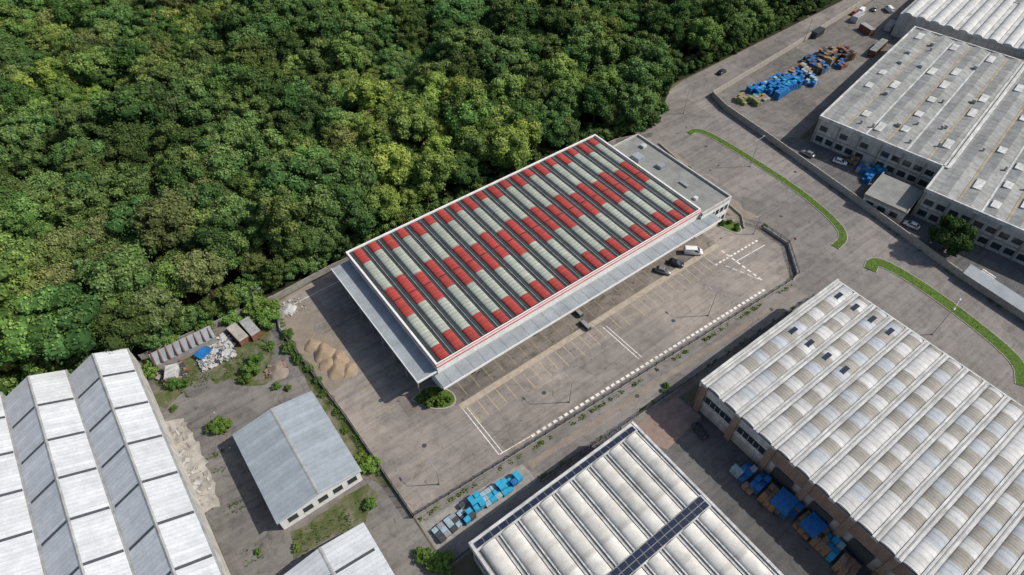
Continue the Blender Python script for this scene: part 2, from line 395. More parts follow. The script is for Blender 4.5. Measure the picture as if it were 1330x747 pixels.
def leaf_mesh(name,V,tints,mat,extra=None,BV=None,BF=None,BT=None):
    n=len(V)//4
    F=np.arange(4*n).reshape(-1,4).tolist(); VV=V.tolist(); T=list(tints); nb=0
    if BV is not None:
        o=len(VV); VV+=BV.tolist(); F+=[[i+o for i in f] for f in BF.tolist()]; T+=list(BT); nb=len(BF)
    if extra is not None:
        o=len(VV); VV+=[tuple(v) for v in extra.v]; F+=[[i+o for i in f] for f in extra.f]
    me=bpy.data.meshes.new(name); me.from_pydata(VV,[],F)
    me.materials.append(mat); me.materials.append(M['bark'])
    mi=np.zeros(len(F),dtype=np.int32); mi[n+nb:]=1; me.polygons.foreach_set('material_index',mi)
    at=me.attributes.new('tint','FLOAT','FACE'); tt=np.zeros(len(F),dtype=np.float32); tt[:n+nb]=T; at.data.foreach_set('value',tt)
    me.update(); return me
def make_tree(name,R,H,Ht,nl,per,size,mat,flat=.8,lobe=(.25,.42),core=True):
    """R crown radius, H crown half height, Ht crown centre height"""
    C=[];Nn=[];S=[];T=[]; BV=[];BF=[];BT=[]; lc=[]; off=0
    for i in range(nl):
        z=1-(i+.5)/nl*1.5; th=i*2.39996+rng.normal(0,.4)
        r=math.sqrt(max(0,1-z*z)); k=rng.uniform(.55,1.0)
        lc.append((np.array([R*k*r*math.cos(th),R*k*r*math.sin(th),H*k*z]),R*rng.uniform(*lobe),rng.uniform(-.16,.16)))
    for c,rl,lt in lc:
        m=int(per*(rl/(R*.36))**2)
        d=rng.normal(0,1,(m,3)); d/=np.linalg.norm(d,axis=1)[:,None]
        d[:,2]=np.where(d[:,2]<-.35,-d[:,2],d[:,2])
        wob=1+.13*np.sin(d[:,:1]*7+c[0])*np.cos(d[:,1:2]*6+c[1])+.1*np.sin(d[:,2:]*9+c[2])
        rad=rl*wob*rng.uniform(.86,1.16,(m,1))
        C.append(c+d*rad*[1,1,flat]); out=d+[0,0,.15]
        Nn.append(out); S.append(size*rng.uniform(.55,1.3,m))
        T.append(np.clip(.42+lt+.32*d[:,2]+.14*(c[2]/H)+rng.normal(0,.16,m),0,1))  # painted shading: tint lightens on upper sides, darkens underneath, plus random variation
        if core:
            q=rl*.86*(1+.13*np.sin(ICV[:,:1]*7+c[0])*np.cos(ICV[:,1:2]*6+c[1])+.1*np.sin(ICV[:,2:]*9+c[2]))*rng.uniform(.93,1.05,(len(ICV),1))
            BV.append(c+ICV*q*[1,1,flat]+[0,0,Ht]); BF.append(ICF+off); off+=len(ICV)
            fz=ICV[ICF].mean(1)[:,2]; BT.append(np.clip(.2+lt+.24*fz+rng.normal(0,.07,len(ICF)),0,1))  # inner lobes tinted darker than the leaves, shade painted in, lighter on top
    if core: # heart of the crown, its shade painted in as darkest tint
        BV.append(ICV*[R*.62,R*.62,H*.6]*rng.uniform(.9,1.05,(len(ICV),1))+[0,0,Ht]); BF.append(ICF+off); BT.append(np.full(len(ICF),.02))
    C=np.concatenate(C)+[0,0,Ht]; V=leaf_quads(C,np.concatenate(Nn),np.concatenate(S))
    tr=MB(); tr.tube((0,0,-.1),(0,0,Ht-H*.4),R*.07,R*.045,'bark',8)
    for c,rl,lt in lc[::2]:
        tr.tube((0,0,Ht-H*.55+rng.uniform(-.3,.3)),tuple(c*.8+[0,0,Ht]),R*.03,R*.01,'bark',5)
    return leaf_mesh(name,V,np.concatenate(T),mat,tr,np.concatenate(BV) if core else None,np.concatenate(BF) if core else None,np.concatenate(BT) if core else None)
def place(name,me,x,y,s=1,rz=None,sz=None):
    o=bpy.data.objects.new(name,me); COL.objects.link(o); o.location=(x,y,0)
    o.rotation_euler=(0,0,random.uniform(0,6.28) if rz is None else rz); o.scale=(s,s,sz or s); return o

specs=[(4.8,4.0,9.0,26,150,.24),(5.4,4.4,9.8,32,135,.25),(4.2,4.2,9.4,22,150,.23),(5.0,3.6,8.2,36,110,.24),(3.9,4.4,10.0,20,150,.23),(5.6,4.2,8.8,42,105,.25),(3.4,3.4,6.6,18,140,.22),
       (2.6,2.3,2.6,14,120,.22),(3.1,3.2,3.6,17,120,.22),(4.4,3.9,8.6,26,150,.22),(4.9,3.8,8.4,30,130,.24)]
mats_=['leafA']*9+['leafC','leafE']
pcol=bpy.data.collections.new('forest_tree_kinds'); COL.children.link(pcol)
ppos=[(60,130),(90,128),(20,135),(110,140),(-20,140),(40,150),(135,125),(75,118.5),(100,118.5),(98,136),(-10,132)]
for i,(s,pp) in enumerate(zip(specs,ppos)):
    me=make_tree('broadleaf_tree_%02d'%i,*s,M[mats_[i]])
    o=bpy.data.objects.new('broadleaf_tree' if i==0 else 'broadleaf_tree.%03d'%i,me); pcol.objects.link(o); o.location=(*pp,0)

FE=[(-200,127),(-47,124),(-34,123),(-20,120.0),(11,119.5),(31,120.5),(60,118),(126,116),(136,113.5),(146,114.5),(152,119.5),(160,126.5),(170,129),(214,130),(300,134),(420,138)]
def forest_min_y(x):
    for (a,ya),(c,yc) in zip(FE,FE[1:]):
        if a<=x<=c: return ya+(yc-ya)*(x-a)/(c-a)
    return 1e9
tv=[];ts=[];tr_=[];ti=[]
sp=6.1; row=0; y=112.
while y<400:
    x=-110+(row%2)*sp/2
    while x<360:
        px=x+rng.uniform(-2.4,2.4);py=y+rng.uniform(-2.4,2.4)
        if py>forest_min_y(px)+2 and py<346-.7486*(px+14)+50 and px>-100+(py-84)*.15 and all(abs(px-q[0])+abs(py-q[1])>4 for q in ppos):
            k=int(rng.integers(0,7)); u=rng.random()
            patch=math.sin(px*.045+1.3)*math.cos(py*.052+px*.02)
            if 45<px<140 and py<152-abs(px-92)*.2: k=9 if u<.45 else k
            elif px<25 and py<165: k=10 if u<.28 else (9 if u<.34 else k)
            elif patch>.45: k=9 if u<.2 else (10 if u<.28 else k)
            else: k=9 if u<.04 else (10 if u<.08 else k)
            sc_=rng.uniform(.62,1.2) if rng.random()<.85 else rng.uniform(1.2,1.45)
            tv.append((px,py,0)); ts.append(sc_); tr_.append(rng.uniform(0,6.28)); ti.append(k)
        x+=sp
    y+=sp*.87; row+=1
x=-80.
while x<330:   # undergrowth along the edge
    for k in range(2):
        px=x+rng.uniform(-1,1); py=forest_min_y(px)+.2+k*2.4+rng.uniform(-.7,.9)
        tv.append((px,py,0)); ts.append(rng.uniform(.55,1.1)); tr_.append(rng.uniform(0,6.28)); ti.append(7+int(rng.integers(0,2)))
    x+=2.7
me=bpy.data.meshes.new('forest_points'); me.from_pydata(tv,[],[])
for nm,ty,dat in (('s','FLOAT',ts),('r','FLOAT',tr_),('k','INT',ti)):
    a=me.attributes.new(nm,ty,'POINT'); a.data.foreach_set('value',dat)
fo=bpy.data.objects.new('forest',me); COL.objects.link(fo)
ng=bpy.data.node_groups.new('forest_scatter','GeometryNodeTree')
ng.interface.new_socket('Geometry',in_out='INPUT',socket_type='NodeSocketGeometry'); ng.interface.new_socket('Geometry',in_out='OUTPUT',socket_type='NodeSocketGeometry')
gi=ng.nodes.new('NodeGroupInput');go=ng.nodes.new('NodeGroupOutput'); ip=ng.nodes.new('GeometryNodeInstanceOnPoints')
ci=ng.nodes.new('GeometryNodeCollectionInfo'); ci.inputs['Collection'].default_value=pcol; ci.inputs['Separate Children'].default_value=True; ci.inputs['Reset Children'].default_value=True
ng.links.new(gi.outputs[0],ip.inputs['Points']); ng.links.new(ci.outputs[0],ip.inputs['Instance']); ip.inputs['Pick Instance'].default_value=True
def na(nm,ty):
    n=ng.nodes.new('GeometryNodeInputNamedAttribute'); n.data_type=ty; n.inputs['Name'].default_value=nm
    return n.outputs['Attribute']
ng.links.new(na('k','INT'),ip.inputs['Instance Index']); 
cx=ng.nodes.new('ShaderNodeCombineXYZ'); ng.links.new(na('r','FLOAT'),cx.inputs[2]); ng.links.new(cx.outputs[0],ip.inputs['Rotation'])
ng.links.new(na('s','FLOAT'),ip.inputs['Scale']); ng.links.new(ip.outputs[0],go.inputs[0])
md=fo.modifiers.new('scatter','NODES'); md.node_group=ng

bushes=[make_tree('bush_%d'%i,1.6,1.1,1.0,14,70,.15,M['leafB']) for i in range(3)]
for (x,y,s) in [(-11,90,1.25),(-9.5,89,.9),(11,62.5,1.2),(10.2,65,.8),(0,99,1.2),(2,101,1.0),(-2,98,.8),(7,55.5,.8),(-8,56.5,.5),(9,111,1.9),(10.5,113,1.7),(7,113,1.5),(8,116,1.8),(11,39,1.1),(12.5,37.5,1.2),(10,41,.9),(3,92,.6),(5,90,.5),(-15,106,1.0),(-13,105,.7),(73,40,.45),(71.5,39.6,.35),(9.5,100,1.0),(10,96,.8),(11,92,.7),(-6,51.5,.5),(-17,100,.5),(133,60,.4),(134,90,.8),(133,96,.6),(-18,113,1.3),(-12,117,1.5),(-4,117.5,1.5),(2,117,1.6),(11,104,.9),(10.7,84,.6),(10.9,78,.5),(-14,60,.4),(11.2,88,.6),(10.3,73,.5),(6.5,103,.7)]:
    place('bush',random.choice(bushes),x,y,s,sz=s*random.uniform(.6,.9))
for (x,y,s) in [(27,69.6,.6),(29,68.5,.7),(31,67.5,.6),(32.3,66,.45),(30,66.3,.6),(28,67.6,.65),(29.5,70.6,.5),(31.8,69.3,.45),(124,68,.55),(126,67,.5),(127,64.8,.4),(125.5,64,.45)]:
    place('shrub',random.choice(bushes),x,y,s)
dt=make_tree('evergreen_tree_mesh',5.0,4.8,5.2,44,150,.22,M['leafD'],.9,(.22,.32)); place('round_tree',dt,163.5,25.5,1.05)
tv_=make_tree('yard_tree',2.6,2.4,4.2,16,120,.2,M['leafA'])
for (x,y,s) in [(-22,121,1.2),(16,120,1.3),(-48,124,1.5),(-36,123,1.4)]: place('small_tree',tv_,x,y,s)

def tufts(name,path,w,z,dens=9,size=.16,mat='leafB',zr=.06,clump=False,mu=.6):
    L,R=strip_pts(path,w); C=[]
    for i in range(len(path)-1):
        a,b2,c,d=[np.array(q) for q in (R[i],R[i+1],L[i+1],L[i])]
        n=int(np.linalg.norm(b2-a)*w*dens)+1; u=rng.random((n,1));v=rng.random((n,1))
        if clump:
            cc=np.sort(rng.random(max(2,n//16))); u=np.clip(cc[rng.integers(0,len(cc),n)][:,None]+rng.normal(0,.3/max(1,np.linalg.norm(b2-a)),(n,1)),0,1)
            v=np.clip(.5+rng.normal(0,.25,(n,1)),0,1)
        C.append((a*(1-u)+b2*u)*(1-v)+(d*(1-u)+c*u)*v)
    C=np.concatenate(C); C=np.c_[C,np.full(len(C),z)+rng.uniform(.0,zr,len(C))]
    nn=np.tile([0,0,1.],(len(C),1)); V=leaf_quads(C,nn,size*rng.uniform(.6,1.4,len(C)),.35)
    return leaf_mesh(name,V,np.clip(rng.normal(mu,.2,len(C)),0,1),M[mat])
for k,(path,wd) in enumerate([([(148.8,103),(152.5,103),(154.2,97),(154.2,75),(153,60),(150.3,49),(147,44),(141.5,43.5)],2.5),([(141.5,33),(145.8,34.5),(147.2,28),(147,17),(145,3),(142.5,-5),(137,-8)],3.4)]):
    path=smooth_path(path); root=empty('planted_median')
    b=MB(); strip(b,path,wd,0.0,.14,'kerb'); b.obj('kerb',root)
    b=MB(); strip(b,path,wd-.4,.14,.17,'grass'); b.obj('turf',root)
    o=bpy.data.objects.new('grass_tufts',tufts('grass_tufts',path,wd-.45,.17,8,.13)); COL.objects.link(o); o.parent=root
for nm,path,w_,dn in [('fence_weeds',[(12.9,47.2),(33.1,46.2),(74.7,44.2),(121.5,41.9)],1.0,9),('fence_weeds',[(36.5,40),(80,38.2),(121,36.9)],.9,6),('fence_weeds',[(11.2,60),(11.4,75),(10.0,100),(12,113)],1.6,9),('fence_weeds',[(155.6,2),(156.9,19),(158.9,33),(161.7,53),(165.6,84)],.9,4),('fence_weeds',[(172,113.9),(220,117.9),(280,123.4)],.8,4),('fence_weeds',[(29,116),(126,112)],1.6,6),('yard_weeds',[(-8,57),(0,56),(6,56)],5,3),('yard_weeds',[(-15,104),(-6,105),(3,102),(7,106)],7,3),('yard_weeds',[(-13,90),(-14,75),(-15,58)],4,1.2)]:
    o=bpy.data.objects.new(nm,tufts(nm,path,w_,.03,dn,.16,'leafB',.35,True,.4)); COL.objects.link(o)
for pts in ([(25.5,71),(30,72.3),(33,69.5),(34,66),(32,64),(28,66)],[(122.5,69),(128,68),(127.3,63),(124.2,62.5)]):
    root=empty('planted_bed'); pts2=smooth_path(pts+[pts[0]])
    b=MB(); b.poly(pts2[:-1],.10,'grass'); b.obj('turf',root)
    b=MB(); strip(b,pts2,.3,0,.14,'kerb'); b.obj('kerb',root)

# ------------------------------------------------------------------ main warehouse
root=empty('warehouse')
X0,X1,Y0,Y1=32.,113.7,69.3,110.8
b=MB(); b.box(X0,X1,Y0,Y1,0,9.7,'white','darkroof'); b.obj('walls',root)
b=MB()
t=.3
b.box(X0-.15,X1+.15,Y0-.15,Y0+t,8.5,10.1,'white'); b.box(X0-.15,X1+.15,Y1-t,Y1+.15,8.5,10.1,'white')
b.box(X0-.152,X0+t,Y0+t,Y1-t,8.5,10.1,'white'); b.box(X1-t,X1+.152,Y0+t,Y1-t,8.5,10.1,'white')
b.obj('parapet',root)
b=MB(); b.box(X0-.2,X1+.2,Y0-.2,Y0-.152,9.0,9.35,'redline'); b.box(X0-.2,X0-.154,Y0,Y1,9.0,9.35,'redline')
b.box(X0-.19,X1+.19,Y0-.19,Y0-.02,10.102,10.15,'redline'); b.obj('red_fascia_line',root)
b=MB()
n=20; pitch=(X1-X0-1.0)/n; yA=Y0+.6; yB=Y1-.6; L=yB-yA
for i in range(n):
    xa=X0+.5+i*pitch+.8; xb=xa+2.3
    o_=.03 if i%2 else -.018
    fr=[(0,.115+o_,'red'),(.115+o_,.375+o_,'sky'),(.375+o_,.497,'red'),(.503,.625+o_,'red'),(.625+o_,.885+o_,'sky'),(.885+o_,1,'red')]
    for a,c,mt in fr:
        b.vault(xa,xb,9.72,.36,[(yA+a*L,yA+c*L-.05,mt)],'y',8,'darkroof')
    b.box(xb+.70,xb+.82,yA,yB,9.7,9.84,'beamg')
b.obj('striped_vaulted_roof',root)
b=MB(); b.box(31,118.4,65.4,Y0-.15,6.5,6.85,'canopy'); b.box(30.9,118.5,65.25,65.4,6.35,6.95,'white')
for i in range(13): b.box(32.5+i*6.7,32.75+i*6.7,65.6,Y0-.15,6.1,6.5,'steel')
for i in range(29): b.box(33.0+i*3.0,33.06+i*3.0,65.45,Y0-.2,6.85,6.9,'steel')
b.obj('loading_canopy',root)
b=MB(); b.box(27.2,X0-.155,69.6,Y1-.4,7.2,7.5,'canopy'); b.box(27.05,27.2,69.5,Y1-.3,7.05,7.6,'white'); b.box(27.2,X0-.155,69.45,69.6,7.05,7.6,'white')
for i in range(8): b.box(27.6,27.9,71+i*5.4,71.3+i*5.4,0,7.2,'steel')
for i in range(13): b.box(27.25,X0-.2,72+i*3.0,72.06+i*3.0,7.5,7.55,'steel')
b.obj('side_canopy',root)
b=MB()
for i in range(18):
    x=35+i*4.35
    b.box(x,x+3.0,Y0-.12,Y0,0.9,4.6,'beamg'); b.box(x-.15,x+3.15,Y0-.3,Y0,.0,.9,'darksteel')
for i in range(7):
    y=73+i*5.4; b.box(X0-.12,X0,y,y+3.4,.05,4.6,'beamg')
b.obj('dock_doors',root)
for i,(xx,yy) in enumerate([(40,Y0),(58,Y0),(76,Y0),(94,Y0)]):
    b=MB(); b.box(xx,xx+.9,yy-.75,yy-.35,.0,1.0,'darksteel'); b.obj('dock_step',root)
b=MB()
for (x,y,l) in [(69,62.0,3.0),(70.2,66.2,2.0)]:
    b.box(x,x+1.2,y,y+l,.08,.9,'darksteel'); b.box(x+.1,x+1.1,y+.2,y+l-.2,.9,1.15,'steel')
b.obj('loading_ramp')
A0,A1,B0,B1=114.,125.6,68.6,104.6
b=MB(); b.box(A0,A1,B0,B1,0,8.3,'white','flatroof'); b.obj('office_annex_walls',root)
b=MB(); tt=.35
for q in ((A0,A1,B0-.1,B0+tt),(A0,A1,B1-tt,B1+.1)): b.box(*q,8.0,8.9,'cream')
b.box(A1-tt,A1+.1,B0+tt,B1-tt,8.0,8.9,'cream'); b.box(A0+.15,A0+tt,B0+tt,B1-tt,8.3,8.9,'cream')
b.obj('office_annex_parapet',root)
b=MB()
for z in (1.2,4.9):
    for i in range(6): b.box(A0+.8+i*1.8,A0+2.1+i*1.8,B0-.04,B0,z,z+1.7,'glass')
    for i in range(14): b.box(A1,A1+.04,B0+1.5+i*2.45,B0+3.2+i*2.45,z,z+1.7,'glass')
b.obj('office_windows',root)
b=MB(); b.box(A0+2,A0+4.5,B0+26,B0+29,8.3,9.6,'canopy'); b.box(A0+5,A0+7,B0+20,B0+22,8.3,9.2,'steel'); b.box(A0+5,A0+6,B0+10,B0+13,8.3,8.8,'steel'); b.box(A0+8,A0+9.4,B0+30,B0+31.4,8.3,9.1,'beamw')
b.box(A0+3,A0+4,B0+5,B0+6,8.3,9.0,'beamw'); b.tube((A0+6,B0+14,8.3),(A0+6,B0+14,10.4),.05,.04,'steel')
b.obj('rooftop_units',root)

# ------------------------------------------------------------------ vault factory (lower right)
root=empty('vaulted_factory')
x0,x1=74.,120.; yt=32.; nv=21; pt=4.3; yb=yt-nv*pt
b=MB(); b.box(x0+.3,x1,yb,yt,0,9.6,'cream','beamg'); b.obj('walls',root)
b=MB(); bb=MB()
for i in range(nv):
    yc=yt-(i+.5)*pt
    segs=[];x=x0-.2;k=i%2
    while x<x1+.2-.01:
        ln=3.1+ (0.3 if k else 0); xe=min(x+ln,x1+.2)
        r=rng.random()
        if x<x0+3: mt='vaultw'
        else: mt='vaulttan' if k and r<.85 else ('vaultgrey' if r<.45 else 'vaultw')
        segs.append((x,xe,mt)); x=xe;k=1-k
    b.vault(yc-1.5,yc+1.5,9.75,.5,segs,'x',10,'beamw')
    bb.box(x0-.5,x1+.5,yc+1.52,yc+2.75,9.3,10.0,'beamw'); bb.box(x0-.45,x1+.45,yc+2.0,yc+2.25,10.0,10.1,'beamg')
b.obj('vaults',root); bb.obj('roof_beams',root)
b=MB(); b.box(x0-.7,x1+.7,yt+.65,yt+1.15,8.8,10.5,'beamw'); b.box(x1+.5,x1+.9,yb,yt+.65,8.9,10.0,'beamw'); b.obj('edge_beam',root)
b=MB()
for i in range(4):
    for xx in (98.5,115.3):
        yc=yt-(i+.5)*pt
        b.box(xx,xx+2.2,yc-.5,yc+.5,10.33,10.40,'solar'); b.box(xx-.06,xx+2.26,yc-.55,yc+.55,10.26,10.33,'steel')
b.obj('solar_panels',root)
b=MB()
y=yt+.6;k=0
while y>yb:
    b.box(x0-.45,x0+.3,y-1.3,y,0,9.28,'brown')
    if k<2: b.box(x0-.02,x0+.3,y-8.6,y-1.3,6.6,9.2,'beamw'); b.box(x0-.06,x0-.02,y-8.2,y-1.7,4.6,6.3,'glass'); b.box(x0,x0+.3,y-8.6,y-1.3,3.2,4.5,'beamw')
    else: b.box(x0-.02,x0+.3,y-8.6,y-1.3,5.0,9.2,'brown'); b.box(x0-.05,x0-.02,y-7.2,y-2.7,0,4.6,'darksteel')
    b.box(x0-.10,x0-.02,y-8.6,y-1.3,9.0,9.25,'steel')
    if k<2:
        for j in range(1,5): b.box(x0-.10,x0-.06,y-1.7-j*1.3-.05,y-1.7-j*1.3+.05,4.6,6.3,'beamw')
    y-=8.6;k+=1
b.obj('facade_panels',root)
b=MB()
for i in range(4): b.box(74.6+i*11.2,75.8+i*11.2,yt+1.15,yt+1.5,0,9.2,'brown')
b.obj('end_columns',root)

# ------------------------------------------------------------------ vault hall (bottom centre)
root=empty('vaulted_hall')
x0,x1,yt,yb=17.,56.,34.8,-20.
b=MB(); b.box(x0+.3,x1-.3,yb,yt,0,8.5,'cream','beamg'); b.obj('walls',root)
nv=9; pt=(x1-x0-.8)/nv; b=MB(); bb=MB()
for i in range(nv):
    xc=x0+.4+(i+.5)*pt; hw=1.6
    b.vault(xc-hw,xc+hw,8.75,.85,[(yt-1.8,16.9,'vaultc')],'y',10,'beamw')
    b.vault(xc-hw,xc+hw,8.75,.85,[(14.2,yb,'vaultc')],'y',10,'beamw')
    bb.box(xc+hw+.02,xc+hw+.27,yb,yt-1.8,8.5,9.2,'beamw'); bb.box(xc+hw+.27,xc+pt-hw-.27,yb,yt-1.8,8.5,8.9,'beamg')
    bb.box(xc+pt-hw-.27,xc+pt-hw-.02,yb,yt-1.8,8.5,9.2,'beamw')
b.obj('vaults',root); bb.obj('gutters',root)
b=MB(); b.box(x0,x1,yt-1.78,yt+.3,8.3,9.2,'beamw'); b.box(x0-.2,x0+.3,yb,yt+.3,7.6,9.3,'beamw'); b.box(x1-.3,x1+.2,yb,yt+.3,7.6,9.35,'beamw'); b.box(x0,x1,14.25,16.85,8.5,9.25,'beamw')
b.obj('edge_beams',root)
b=MB()
x=x0+.6
while x<x1-2:
    for yy,hh in ((yt-.95,.5),(15.0,.5),(16.15,.5)):
        b.box(x,x+1.5,yy-hh,yy+hh,9.42,9.48,'solar'); b.box(x-.06,x+1.56,yy-hh-.05,yy+hh+.05,9.36,9.42,'steel')
        b.box(x+.1,x+.2,yy-.4,yy+.4,9.2,9.37,'steel')
    x+=1.72
b.obj('solar_panels',root)
b=MB()
for i in range(7): b.box(x0+.1,x0+.3,30-i*7,34-i*7,4.5,6.5,'glass')
b.obj('windows',root)

# ------------------------------------------------------------------ gabled sheds (lower left)
def gable(root,xa,xb,ya,yb,ze,zr,roofmat,wallmat,bands=0,bandmat='llband',over=.3,bandw=.55,ridgecap=True,phase=0):
    xm=(xa+xb)/2
    b=MB(); b.box(xa,xb,ya,yb,0,ze-.02,wallmat)
    for yy in (ya,yb): b.add([(xa,yy,ze-.02),(xb,yy,ze-.02),(xm,yy,zr-.05)],[(0,1,2)],wallmat)
    b.obj('walls',root)
    b=MB(); sl=(zr-ze)/(xm-xa); zo=ze-sl*over
    for s_,xe in ((0,xa-over),(1,xb+over)):
        vs=[(xe,ya-over,zo),(xe,yb+over,zo),(xm,yb+over,zr),(xm,ya-over,zr)]
        lo=[(x,y,z-.15) for x,y,z in vs]
        b.add(vs+lo,[(0,1,2,3),(0,4,5,1),(1,5,6,2),(3,7,4,0)],roofmat)
    b.obj('roof',root)
    b=MB()
    if ridgecap:
        b.add([(xm-.3,ya-over,zr-.3*sl+.05),(xm,ya-over,zr+.07),(xm+.3,ya-over,zr-.3*sl+.05),(xm-.3,yb+over,zr-.3*sl+.05),(xm,yb+over,zr+.07),(xm+.3,yb+over,zr-.3*sl+.05)],[(0,1,4,3),(1,2,5,4)],'beamg')
    if bands:
        y=yb-phase
        while y>ya+2:
            for sg in (-1,1):
                h=(xb-xa)/2
                def pt_(t,yy,dz): return (xm+sg*t*h,yy,zr-(zr-ze)*t+dz)
                b.add([pt_(.05,y,.05),pt_(.05,y-bandw,.05),pt_(.95,y-bandw,.05),pt_(.95,y,.05)],[(0,1,2,3)],bandmat)
            y-=bands
    if b.v: b.obj('ridge_and_skylights',root)
root=empty('sawtooth_factory')
ends=[116.3,118.3,120.5,122,123]
for i in range(5):
    xb=-19.6-i*12.2
    gable(root,xb-12.0,xb,15,ends[i],6.6,9.6,'llroof','cream',9.6,phase=7+(i%2)*1.5,over=.05,bandw=.6)
    b=MB(); b.box(xb-.35,xb+.12,15,ends[i],6.1,6.72,'beamg'); b.obj('valley_gutter',root)
root=empty('small_workshop')
gable(root,-8.5,8.2,61,83,4.3,5.7,'sbroof','white',0,over=.4)
b=MB()
for i in range(5):
    xx=-7+i*3.1; b.box(xx,xx+1.9,60.93,61,1.5,3.2,'glass'); b.box(xx-.1,xx+2.0,60.88,60.93,1.38,1.5,'beamw')
b.box(-8.62,-8.5,66,70,.05,3.4,'darksteel'); b.box(8.2,8.26,64,67,1.4,3,'glass'); b.box(8.2,8.26,70,73,1.4,3,'glass')
b.obj('windows_and_doors',root)
root=empty('gabled_shed'); gable(root,-12.5,3.8,20,51,4.6,6.0,'llroof','cream',8,phase=5,over=.3)

# ------------------------------------------------------------------ upper right factories
ex=Vector((.984,.178)); ey=Vector((.178,-.984))
def xf_from(O):
    return lambda x,y:(O[0]+ex.x*x+ey.x*y,O[1]+ex.y*x+ey.y*y)
def old_factory(name,O,lx,ly,z,win=True,seed=0):
    root=empty(name); rr=random.Random(seed); F=xf_from(O)
    b=MB(F); b.box(0,lx,0,ly,0,z,'cream','urroof'); b.obj('walls',root)
    b=MB(F)
    for q in ((-.25,lx+.25,-.25,.3),(-.25,lx+.25,ly-.3,ly+.25)): b.box(*q,z-.6,z+.45,'beamw')
    b.box(-.25,.3,.3,ly-.3,z-.6,z+.45,'beamw'); b.box(lx-.3,lx+.25,.3,ly-.3,z-.6,z+.45,'beamw'); b.obj('parapet',root)
    b=MB(F); y=2.5;k=0
    while y<ly-3:
        b.add([(.4,y,z+.02),(lx-.4,y,z+.02),(lx-.4,y+2.6,z+.5),(.4,y+2.6,z+.5)],[(0,1,2,3)],'urroof')
        b.add([(.4,y+2.6,z+.5),(lx-.4,y+2.6,z+.5),(lx-.4,y+5.2,z+.02),(.4,y+5.2,z+.02)],[(0,1,2,3)],'urroof')
        b.box(.5,lx-.5,y+5.3,y+5.8,z,z+.08,'tanline' if k%2==0 else 'beamw')
        for j in range(int(lx/11)):
            if rr.random()<.5:
                xx=4+j*11+ (5 if k%2 else 0)
                if xx+5.2<lx-1:
                    b.box(xx,xx+rr.choice([3.4,5.2,5.2]),y+.4,y+2.5,z+.1,z+.54,'beamw')
        y+=6;k+=1
    b.obj('roof_bays',root)
    b=MB(F)
    nn=int(ly/3.2)
    for zz in ((1.0,2.8),(4.8,6.5)):
        for i in range(nn):
            if rr.random()<.9: b.box(-.05,0,1.2+i*3.2,3.5+i*3.2,zz[0],zz[1],'glass')
    nn=int(lx/3.6)
    for zz in ((1.0,2.8),(4.8,6.5)):
        for i in range(nn): b.box(1.2+i*3.6,3.6+i*3.6,ly,ly+.05,zz[0],zz[1],'glass')
    b.obj('windows',root)
    b=MB(F)
    for i in range(int(ly/6.4)+1): b.box(-.22,-.0,.2+i*6.4,.7+i*6.4,0,z-.6,'concrete')
    b.box(-.12,0,0,ly,3.6,3.9,'concrete'); b.obj('pilasters',root)
    b=MB(F)
    for _ in range(9):
        xx,yy=rr.uniform(3,lx-4),rr.uniform(3,ly-4); b.box(xx,xx+1.2,yy,yy+1.2,z+.1,z+1.3,'steel')
    for _ in range(8):
        xx,yy=rr.uniform(3,lx-4),rr.uniform(3,ly-4); b.cyl(xx,yy,z,z+1.5,.35,.35,'steel',10)
    b.obj('roof_vents',root)
    return root
old_factory('factory_building',(177,77),79,37.6,9,seed=2)
old_factory('factory_building',(170.2,38.6),120,60,9,seed=5)
root=empty('far_vaulted_factory'); F=xf_from((262,100))
b=MB(F); b.box(0,60,-1,45,0,8.6,'cream','beamg'); b.obj('walls',root); b=MB(F)
for i in range(9):
    b.vault(i*5,i*5+3.6,8.65,1.1,[(-.2,60,'vaultw')],'x',10,'beamw'); b.box(-.4,60,i*5+3.65,i*5+4.95,8.6,9.2,'beamw')
b.obj('vaults',root)
old_factory('far_factory_building',(300,106),60,60,9,seed=8)
root=empty('flat_roof_office'); F=xf_from((162.6,46)); b=MB(F); b.box(0,13,-3.5,8,0,4,'cream','flatroof'); b.obj('walls',root)
b=MB(F); b.box(-.2,13.2,-3.7,-3.4,3.6,4.4,'concrete'); b.box(-.2,13.2,7.9,8.2,3.6,4.4,'concrete'); b.box(-.2,.1,-3.4,7.9,3.6,4.4,'concrete'); b.obj('parapet',root)
b=MB(F)
for i in range(3): b.box(-.05,0,-2.5+i*3.4,-.4+i*3.4,1,2.6,'glass')
for i in range(3): b.box(1+i*3.8,3.4+i*3.8,8.0,8.05,1,2.6,'glass')
b.obj('windows',root)
root=empty('carport_shed'); b=MB()
vs=[(156.6,17.5,2.6),(160.6,17.8,3.1),(158.2,-18,3.1),(154.4,-18,2.6)]
b.add(vs+[(x,y,z-.12) for x,y,z in vs],[(0,1,2,3),(4,7,6,5),(0,4,5,1),(1,5,6,2),(2,6,7,3),(3,7,4,0)],'canopy'); b.obj('roof',root)
b=MB()
for i in range(7):
    tq=i/6; b.tube((156.9-2.2*tq,17-34.5*tq,0),(156.9-2.2*tq,17-34.5*tq,2.55),.08,.08,'steel'); b.tube((160.3-2.3*tq,17.2-34.5*tq,0),(160.3-2.3*tq,17.2-34.5*tq,2.95),.08,.08,'steel')
b.obj('posts',root)

